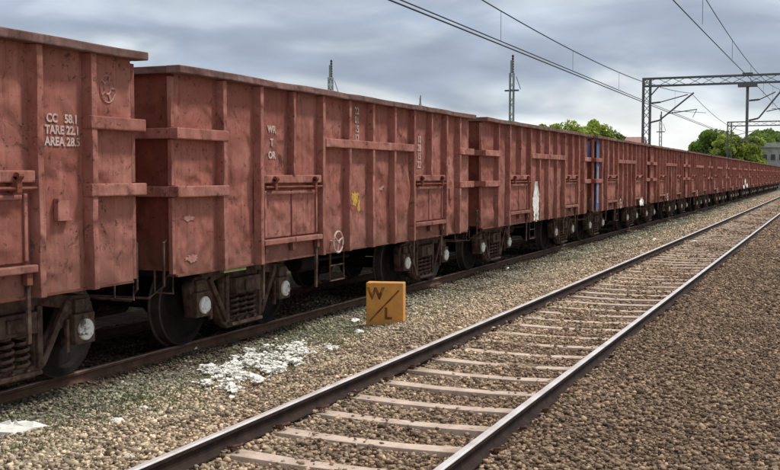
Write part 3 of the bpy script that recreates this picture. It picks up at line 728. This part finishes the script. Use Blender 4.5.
# ------------------------------------------------------------------ litter
def scrap(x, y, w, h, seed, z=None, parent=None, name='paper_scrap', thick=.03, m='rag'):
    rs = random.Random(seed); n = 9; vs = []
    for j in range(4):
        for k in range(n):
            t = 2 * math.pi * k / n; q = (1, .8, .45, .1)[j] * (1 + rs.uniform(-.28, .28))
            vs.append((w * q * math.cos(t), h * q * math.sin(t), thick * (0, .6, .9, 1)[j] * rs.uniform(.5, 1.3)))
    fs = [tuple(range((3)*n, 4*n))] + [(j*n + k, j*n + (k+1) % n, (j+1)*n + (k+1) % n, (j+1)*n + k) for j in range(3) for k in range(n)] + [tuple(reversed(range(n)))]
    mb = MB(); mb.add(vs, fs); o = mb.build(name, M[m], parent)
    zz = (float(gz(x)) + .005 if z is None else z); o.location = (x, y, zz); o.rotation_euler = (rs.uniform(-.25, .25), rs.uniform(-.25, .25), rs.uniform(0, 6.28)); return o
def px(pxx, pyy, zg):                                 # where the sight line through a pixel of the photograph meets height zg
    right = (pxx - 390) / F_PX; down = (pyy - 235) / F_PX
    d = Vector((right, -down, -1)); d.rotate(cam.rotation_euler); t = (zg - CAM_Z) / d.z
    return d.x * t, d.y * t
def ground_at(pxx, pyy):
    z = -.3
    for _ in range(6): x, y = px(pxx, pyy, z); z = float(gz(x))
    return x, y, z
# the white heap: many flakes of torn paper and plastic
hx, hy = ground_at(262, 366)[:2]
rs = random.Random(4); cnt = 0
mbh = MB()
pts = [(205, 384), (222, 378), (240, 368), (262, 358), (285, 352), (300, 356), (272, 372), (250, 380), (232, 388), (215, 375), (308, 352), (255, 366), (245, 360), (278, 362)]
flv = []; flf = []
clumps = []
for cxp, cyp in pts:
    for k in range(5): clumps.append((cxp + rs.gauss(0, 9), cyp + rs.gauss(0, 3.4), rs.uniform(.4, 1.3)))
for cxp, cyp, dens in clumps:
    for k in range(int(42 * dens)):
        wide = 2.6 if rs.random() < .18 else 1; qx, qy = cxp + rs.gauss(0, 3.4 * dens) * wide, cyp + rs.gauss(0, 1.1 * dens) * wide
        x, y, z = ground_at(qx, qy); s = rs.choice((rs.uniform(.006, .016), rs.uniform(.008, .02), rs.uniform(.015, .04))); M3 = Matrix.Translation((x - hx, y - hy, z + rs.uniform(.010, .05))) @ Matrix.Rotation(rs.uniform(0, 6), 4, 'Z') @ Matrix.Rotation(rs.uniform(-.35, .35), 4, 'X')
        vs = [M3 @ Vector((s * rs.uniform(.6, 1.2) * math.cos(t), s * rs.uniform(.6, 1.2) * math.sin(t), rs.uniform(0, .7) * s)) for t in [k2 * math.pi / 3 for k2 in range(6)]]
        lo = [v - Vector((0, 0, .006)) for v in vs]
        mbh.add(vs + lo, [(0,1,2,3,4,5), (11,10,9,8,7,6)] + [(q, (q+1) % 6, 6 + (q+1) % 6, 6 + q) for q in range(6)])
heap = mbh.build('litter_heap', M['rag']); heap.location = (hx, hy, 0)
tag(heap, 'long heap of torn white paper litter between the empty track and the wagons', 'litter', kind='stuff')
x, y, z = ground_at(14, 431); sk = scrap(x, y, .30, .17, 78, z + .0, None, 'white_sack', .075, 'rag'); sk.rotation_euler = (0, 0, R(25)); tag(sk, 'flattened white sack on the ballast at the bottom left corner', 'sack')
SC = [((116, 424), .07, 'small white paper scrap lying nearest the bottom left sack'), ((131, 462), .09, 'pale crumpled scrap close beside the bright rail at the bottom'), ((104, 375), .07, 'pale scrap at the foot of the rusty rail on the left'),
      ((195, 351), .06, 'single white scrap lying by the rusty rail above the litter heap'), ((312, 355), .08, 'rounded white scrap at the far tip of the litter heap'), ((355, 322), .10, 'flat pale strip of paper just left of the ochre marker'),
      ((360, 333), .09, 'white scrap in front of the ochre marker, towards the empty track'), ((385, 322), .05, 'tiny white scrap at the foot of the ochre marker'), ((393, 323), .05, 'tiny pale scrap at the right foot of the ochre marker'),
      ((416, 316), .06, 'cream scrap right of the ochre marker'), ((318, 304), .08, 'bright white scrap under the wagon with the yellow mark'), ((143, 412), .06, 'small pale scrap between litter heap and bottom left sack'),
      ((640, 239), .12, 'small white scrap beside the rail in the middle distance'), ((654, 240), .10, 'pinkish white scrap right of another beside the distant rail'), ((693, 242), .12, 'pale scrap between the two bright rails far off'),
      ((754, 200), .25, 'farthest white scrap, beside the rail near the right edge'), ((508, 269), .07, 'pale scrap on the ballast below the wagon with the torn sack'), ((427, 316), .05, 'small white scrap farther right of the ochre marker, by the rusty rail')]
for i, ((a, b), s, lab) in enumerate(SC):
    x, y, z = ground_at(a, b); o = scrap(x, y, s, s * .6, 100 + i, z + .012, None, 'paper_scrap', .035); tag(o, lab, 'litter', 'scattered white scraps')
# cloths caught on wagons
def hang(name, lab, y, z0, z1, w, seed, cat):
    rs = random.Random(seed); n = 14; vs = []; x = TX + SH + .13
    for side in (0, 1):
        for k in range(n + 1):
            t = k / n; z = TR_Z + z1 + (z0 - z1) * t; ww = w * (.25 + .9 * t ** .8) * rs.uniform(.8, 1.15)
            for q in range(5):
                u = q / 4 - .5; vs.append((x + .03 * math.cos(u * 9 + t * 4) - side * .012, y + ww * u + .03 * math.sin(t * 7), z + rs.uniform(-.015, .015) * (t > .9)))
    N = (n + 1) * 5; fs = []
    for k in range(n):
        for q in range(4):
            f = (k*5 + q, k*5 + q + 1, (k+1)*5 + q + 1, (k+1)*5 + q); fs.append(f); fs.append(tuple(N + i for i in reversed(f)))
    for k in range(n): fs.append((k*5, (k+1)*5, N + (k+1)*5, N + k*5)); fs.append((k*5 + 4, N + k*5 + 4, N + (k+1)*5 + 4, (k+1)*5 + 4))
    for q in range(4): fs.append((q, N + q, N + q + 1, q + 1)); b = n*5; fs.append((b + q + 1, N + b + q + 1, N + b + q, b + q))
    mb = MB(); mb.add(vs, fs); o = mb.build(name, M['rag'], None, 0, True); tag(o, lab, cat)
hang('torn_sack', 'torn white sack hanging down the side of the third wagon', Y0 + PITCHW + 3.75, .98, 1.90, .46, 5, 'sack')
hang('white_rag', 'white rag bunched low on the far end of the blue cornered wagon', Y0 + 2 * PITCHW + 7.9, .92, 1.2, .7, 6, 'rag')
hang('white_rag', 'white rag hanging on a far wagon near the right edge, left of another', Y0 + 7 * PITCHW + 3.2, .95, 1.25, .9, 7, 'rag')
hang('white_rag', 'slim upright white rag on a far wagon near the right edge', Y0 + 7 * PITCHW + 4.6, 1.2, 1.75, .6, 8, 'rag')
hang('white_rag', 'rightmost white rag hanging on the far wagons', Y0 + 7 * PITCHW + 6.6, 1.0, 1.35, 1.2, 9, 'rag')

# ------------------------------------------------------------------ overhead line
def lattice(mb, a, b, w, d, up, step, chord=.07, lace=.03):
    """four chords joined by zigzag lacing"""
    a, b = Vector(a), Vector(b); t = (b - a).normalized(); u = Vector(up); r = t.cross(u).normalized()
    cs = [r * sx * w / 2 + u * sz * d / 2 for sx, sz in ((-1,-1),(1,-1),(1,1),(-1,1))]
    for c in cs: mb.bar(a + c, b + c, chord, chord, up)
    n = max(2, int((b - a).length / step)); n += n % 2
    for f in range(4):
        c0, c1 = cs[f], cs[(f + 1) % 4]
        for k in range(n):
            p = a + (b - a) * (k / n) + (c0 if k % 2 == 0 else c1); q = a + (b - a) * ((k + 1) / n) + (c1 if k % 2 == 0 else c0)
            mb.bar(p, q, lace, lace, up)
def insulator(mb, p, q):
    p, q = Vector(p), Vector(q); n = 7; pts = []; rs_ = []
    for k in range(2 * n + 1): pts.append(p + (q - p) * (k / (2 * n))); rs_.append(.075 if k % 2 else .035)
    mb.tube(pts, rs_, 10)
def gantry(y, lab):
    root = empty('line_gantry', (-10.75, y, -.55)); z0 = 0
    H = 8.35                                          # top above the foot
    for xx, nm in ((0, 'column'), (15.6, 'column')):
        mb = MB(); lattice(mb, (xx, 0, 0), (xx, 0, H), .45, .42, (1, 0, 0), .55, .085, .035); mb.box(xx - .35, xx + .35, -.35, .35, -.2, .08)
        mb.build('column', M['steel'], root)
    mb = MB(); lattice(mb, (-.25, 0, H - .25), (15.85, 0, H - .25), .42, .46, (0, 0, 1), .9, .095, .03)
    mb.bar((.22, 0, H - 1.1), (.75, 0, H - .5), .07, .07); mb.bar((15.4, 0, H - 1.1), (14.8, 0, H - .5), .07, .07)
    mb.build('cross_beam', M['steel'], root)
    dx = 6.0
    mb = MB(); mb.bar((dx, 0, H - 3.9), (dx, 0, H - .5), .16, .16); mb.box(dx - .55, dx + .55, -.26, .26, H - .72, H - .52); mb.box(dx - .3, dx + .3, -.24, .24, H + .02, H + .12)
    mb.build('drop_arm', M['steel'], root)
    for sx, tx in ((.25, 10.75 - 8.04), (dx + .1, 10.75 - 2.95)):
        br = MB(); ztop = H - 1.55; zlow = H - 2.75; zc = 6.83 + .55; 
        br.tube([(sx + .55, 0, zlow + .12), (tx + .15, 0, zc)], .05, 8)
        br.tube([(sx + .6, 0, ztop + .05), (tx - .2, 0, zc - .1)], .032, 8)
        br.tube([(sx + 1.0, 0, zlow + .52), (tx + .35, 0, 6.35)], .03, 8); br.tube([(tx + .35, 0, 6.35), (tx + .1, 0, 5.85)], .018, 6); br.tube([(sx + 1.3, 0, 6.3), (tx + .9, 0, 6.12)], .016, 6)
        b = br.build('cantilever', M['steel'], root)
        ins = MB(); insulator(ins, (sx, 0, zlow), (sx + .55, 0, zlow + .12)); insulator(ins, (sx, 0, ztop), (sx + .6, 0, ztop + .05)); ins.build('insulator', M['insul'], b)
    tag(root, lab, 'gantry', 'steel line gantries over the tracks'); return root
g1 = gantry(66.2, 'tall grey lattice gantry spanning the tracks, nearest of the row')
reg(g1); g2 = dup_tree(g1); g2.location.y = 123.7; g2['label'] = 'smaller looking lattice gantry farther along, seen through the nearest one'
g3 = dup_tree(g1); g3.location.y = 181.2; g3['label'] = 'most distant lattice gantry in front of the trees'
def wire(name, x0, zlow, k, lab, r=.016, sag=True, stag=0):
    pts = []
    for y in np.arange(-4, 182, 2.0):
        t = ((y - 37.45) / 28.75) % 2; t = t - 2 if t > 1 else t
        pts.append((x0 + stag * math.cos(math.pi * (y - 8.7) / 57.5), y, zlow + (k * t * t if sag else 0)))
    o = MB().tube(pts, r, 6).build(name, M['wire']); tag(o, lab, 'overhead wire', 'overhead wires'); return o
wire('contact_wire', -8.04, 5.135, 0, 'lower contact wire running straight above the standing wagons', .018, False, .12)
wire('contact_wire', -8.10, 5.25, 0, 'upper of the two close parallel wires above the standing wagons', .015, False, .12)
cw = wire('catenary_wire', -8.04, 5.90, .9, 'sagging catenary wire high above the standing wagons')
wire('contact_wire', -2.95, 5.40, 0, 'contact wire above the empty track', .013, False, -.22)
mw = wire('catenary_wire', -2.95, 5.98, .9, 'sagging catenary wire above the empty track', .012)
for x0, zl, zt, o, nmz in ((-8.04, 5.25, 5.90, cw, 'a'), (-2.95, 5.40, 5.98, mw, 'b')):
    for y in np.arange(18.0, 64, 8.2):
        t = (y - 37.45) / 28.75; MB().tube([(x0, y, zl), (x0, y, zt + .9 * t * t)], .006, 5).build('dropper', M['wire'], o)

def mast(pxx, zc, top_px, lab, s=1.0):
    right = (pxx - 390) / F_PX * zc; c, sn = math.cos(YAW), math.sin(YAW); x = right * c - zc * sn; y = zc * c + right * sn; zg = float(gz(x))
    H = CAM_Z + (175 - top_px) / F_PX * zc - zg
    root = empty('line_mast', (x, y, zg)); mb = MB(); w = .20 * s
    lattice(mb, (0, 0, 0), (0, 0, H - 1.0), w, w, (1, 0, 0), .4, .05, .02); mb.box(-.07, .07, -.07, .07, H - 1.0, H - .3); mb.build('lattice_post', M['steel_pale'], root)
    mb = MB(); insulator(mb, (.05, 0, H - 1.0), (.05, 0, H)); mb.build('insulator', M['insul'], root)
    mb = MB(); mb.bar((-.4, 0, H - 1.95), (.4, 0, H - 1.95), .07, .09); mb.tube([(.5, 0, H - 1.9), (.25, 0, H - 1.2)], .02, 6); mb.build('cross_arm', M['steel'], root)
    tag(root, lab, 'mast', 'lattice masts beyond the train')
mast(511, 57, 56, 'pale lattice mast rising behind the second and third wagons')
mast(331, 60, 61, 'short looking mast rising behind the second wagon near the middle')
mast(420, 130, 96, 'tiny mast top just above the second wagon near its far end')
mast(659.5, 100, 112, 'thin mast standing just right of the tall gantry column')

# ------------------------------------------------------------------ trees
def tree(pxx, zc, top_px, wpx, lab, leaf='leaf', n=5200, seed=1, ls=.2, squash=1.0):
    right = (pxx - 390) / F_PX * zc; c, sn = math.cos(YAW), math.sin(YAW); x = right * c - zc * sn; y = zc * c + right * sn; zg = float(gz(x))
    H = CAM_Z + (175 - top_px) / F_PX * zc - zg; Wd = wpx / F_PX * zc / 2
    rs = np.random.default_rng(seed); r2 = random.Random(seed)
    root = empty('broadleaf_tree', (x, y, zg)); mb = MB()
    mb.tube([(0, 0, -.2), (.05, 0, H * .2), (-.08, .05, H * .42), (.0, .1, H * .62)], [.045 * H, .034 * H, .026 * H, .012 * H], 9)
    tips = []
    for k in range(9):
        t = 2.4 * k; hh = H * (.25 + .04 * k); rr = Wd * r2.uniform(.45, .8); tip = (rr * math.cos(t), rr * math.sin(t), hh + H * r2.uniform(.15, .3)); tips.append(tip)
        mb.tube([(0, 0, hh), (tip[0] * .5, tip[1] * .5, hh + (tip[2] - hh) * .35), tip], [.018 * H, .012 * H, .005 * H], 6)
    mb.build('trunk', M['bark'], root, 0, True)
    ncl = 60; cen = []
    for k in range(ncl):
        u = rs.normal(size=3); u /= np.linalg.norm(u); q = rs.uniform(.35, 1.0) ** .6
        cen.append((u[0] * Wd * q * .9, u[1] * Wd * q * .9, H * (.60 * squash) + abs(u[2]) ** .7 * np.sign(u[2]) * q * (H * .40 - Wd * .15)))
    cen = np.array(cen); cr_ = rs.uniform(.20, .42, ncl) * Wd
    ci = rs.integers(0, ncl, n); d = rs.normal(size=(n, 3)); d /= np.linalg.norm(d, axis=1)[:, None]; P = cen[ci] + d * (cr_[ci] * rs.uniform(.3, 1.05, n) ** .5)[:, None] * np.array([1, 1, .75])
    k = P[:, 2] > H * .12; P = P[k]; d = d[k]; m = len(P)
    a = np.cross(d + rs.normal(0, .6, (m, 3)), rs.normal(size=(m, 3))); a /= np.linalg.norm(a, axis=1)[:, None]; b = np.cross(a, d + rs.normal(0, .5, (m, 3))); b /= np.linalg.norm(b, axis=1)[:, None]
    sz = rs.uniform(.6, 1.4, m)[:, None] * ls
    V = np.stack([P - a * sz, P + b * sz * .6, P + a * sz, P - b * sz * .6], 1).reshape(-1, 3); F = np.arange(4 * m).reshape(-1, 4)
    me = np_mesh('crown', V, F); at = me.attributes.new('tone', 'FLOAT', 'POINT'); at.data.foreach_set('value', np.repeat(rs.uniform(.3, 1.2, m), 4).astype(np.float32))
    link_mesh('crown', me, M[leaf], root); tag(root, lab, 'tree', 'trees beyond the train'); return root
tree(570, 95, 123, 56, 'bushy green tree top showing over the third wagon', 'leaf_bright', 12000, 1, .15)
tree(592, 97, 120, 46, 'rounded bright green tree top above the joint of third and fourth wagons', 'leaf_bright', 12000, 2, .15)
tree(613, 100, 131, 30, 'low green tree sloping down right of the rounded bright one', 'leaf', 6000, 3, .15)
tree(548, 105, 120, 44, 'smallest green tree top, farthest left above the third wagon', 'leaf_bright', 9000, 4, .15)
tree(712, 150, 129, 50, 'dark green dome shaped tree left of the distant bright ones', 'leaf', 15000, 5, .24)
tree(728, 143, 131, 34, 'bright yellow green tree in front of the dark dome shaped tree', 'leaf_bright', 11000, 6, .21)
tree(747, 147, 133, 34, 'light green tree beneath the nearest gantry drop arm', 'leaf_bright', 11000, 7, .21)
tree(768, 165, 128, 50, 'dark tree rising behind the pale trackside building', 'leaf', 14000, 8, .26)
tree(792, 170, 130, 46, 'dark tree cut by the right edge beyond the building', 'leaf', 12000, 9, .26)
tree(690, 190, 151, 34, 'low distant tree at the left foot of the dark dome shaped tree', 'leaf', 6000, 10, .26)
tree(757, 158, 131, 36, 'dark green tree between the light green tree and the building', 'leaf', 11000, 11, .24)

# ------------------------------------------------------------------ far buildings
def building(pxx, zc, wpx, top_px, dm, lab, roofm, wallm, gable=False):
    right = (pxx - 390) / F_PX * zc; c, sn = math.cos(YAW), math.sin(YAW); x = right * c - zc * sn; y = zc * c + right * sn; zg = float(gz(x))
    H = CAM_Z + (175 - top_px) / F_PX * zc - zg; w = wpx / F_PX * zc / 2
    root = empty('trackside_building', (x, y, zg), YAW * .3); MB().box(-w, w, 0, dm, 0, H * .9).build('wall', wallm, root, .02)
    if gable:
        mb = MB(); h0 = H * .9 + .003; mb.add([(-w - .3, -.3, h0), (w + .3, -.3, h0), (w + .3, dm + .3, h0), (-w - .3, dm + .3, h0), (-w - .3, dm / 2, H * 1.05), (w + .3, dm / 2, H * 1.05)], [(0,1,5,4), (2,3,4,5), (0,4,3), (1,2,5), (0,3,2,1)]); mb.build('roof', roofm, root)
    else: MB().box(-w - .3, w + .3, -.4, dm + .3, H * .9 + .003, H).build('roof', roofm, root, .03)
    for fl in (.12, .52):
        for k in (-.6, 0, .6):
            f = MB(); f.box(k * w - .38, k * w + .38, -.05, -.004, H * fl + .7, H * fl + 1.7); fo = f.build('window', M['plaster'], root, .01)
            MB().box(k * w - .31, k * w + .31, -.06, -.052, H * fl + .78, H * fl + 1.62).build('pane', M['window_dark'], fo)
    tag(root, lab, 'building')
building(772, 150, 26, 143, 6, 'pale flat roofed trackside building in front of the dark trees at right', M['plaster'], M['plaster'])
building(628, 125, 26, 139, 7, 'low building with faded red roof just above the fourth wagon', M['roof_red'], M['plaster'], True)

# ------------------------------------------------------------------ weeds between the tracks
n = 2600; wx = RNG.normal(-5.75, .42, n); wy = RNG.uniform(5, 60, n); cl0 = RNG.uniform(5, 60, 60); ci = RNG.integers(0, 60, n); wy = np.where(RNG.random(n) < .75, cl0[ci] + RNG.normal(0, .35, n), wy)
k = (wx > -6.6) & (wx < -4.5) & in_view(wx, wy) & (np.hypot(wx + 5.6, wy - 13) > .5); wx, wy = wx[k], wy[k]; m = len(wx)
nb = 5; bx = np.repeat(wx, nb) + RNG.normal(0, .02, m * nb); by = np.repeat(wy, nb) + RNG.normal(0, .02, m * nb); hb = RNG.uniform(.015, .045, m * nb); an = RNG.uniform(0, 6.28, m * nb); ln = RNG.uniform(.01, .06, m * nb)
bz = gz(bx) + undul(bx, by); dx, dy = np.cos(an), np.sin(an); wd = .006
Vw = np.stack([np.stack([bx - dy * wd, by + dx * wd, bz], 1), np.stack([bx + dy * wd, by - dx * wd, bz], 1), np.stack([bx + dx * ln + dy * wd * .6, by + dy * ln - dx * wd * .6, bz + hb], 1), np.stack([bx + dx * ln - dy * wd * .6, by + dy * ln + dx * wd * .6, bz + hb], 1)], 1).reshape(-1, 3)
me = np_mesh('weeds', Vw, np.arange(4 * m * nb).reshape(-1, 4)); at = me.attributes.new('tone', 'FLOAT', 'POINT'); at.data.foreach_set('value', np.repeat(RNG.uniform(.3, 1.1, m * nb), 4).astype(np.float32))
wo = link_mesh('weeds', me, M['weed']); tag(wo, 'sparse short green weeds growing through ballast along the wagons', 'weeds', kind='stuff')
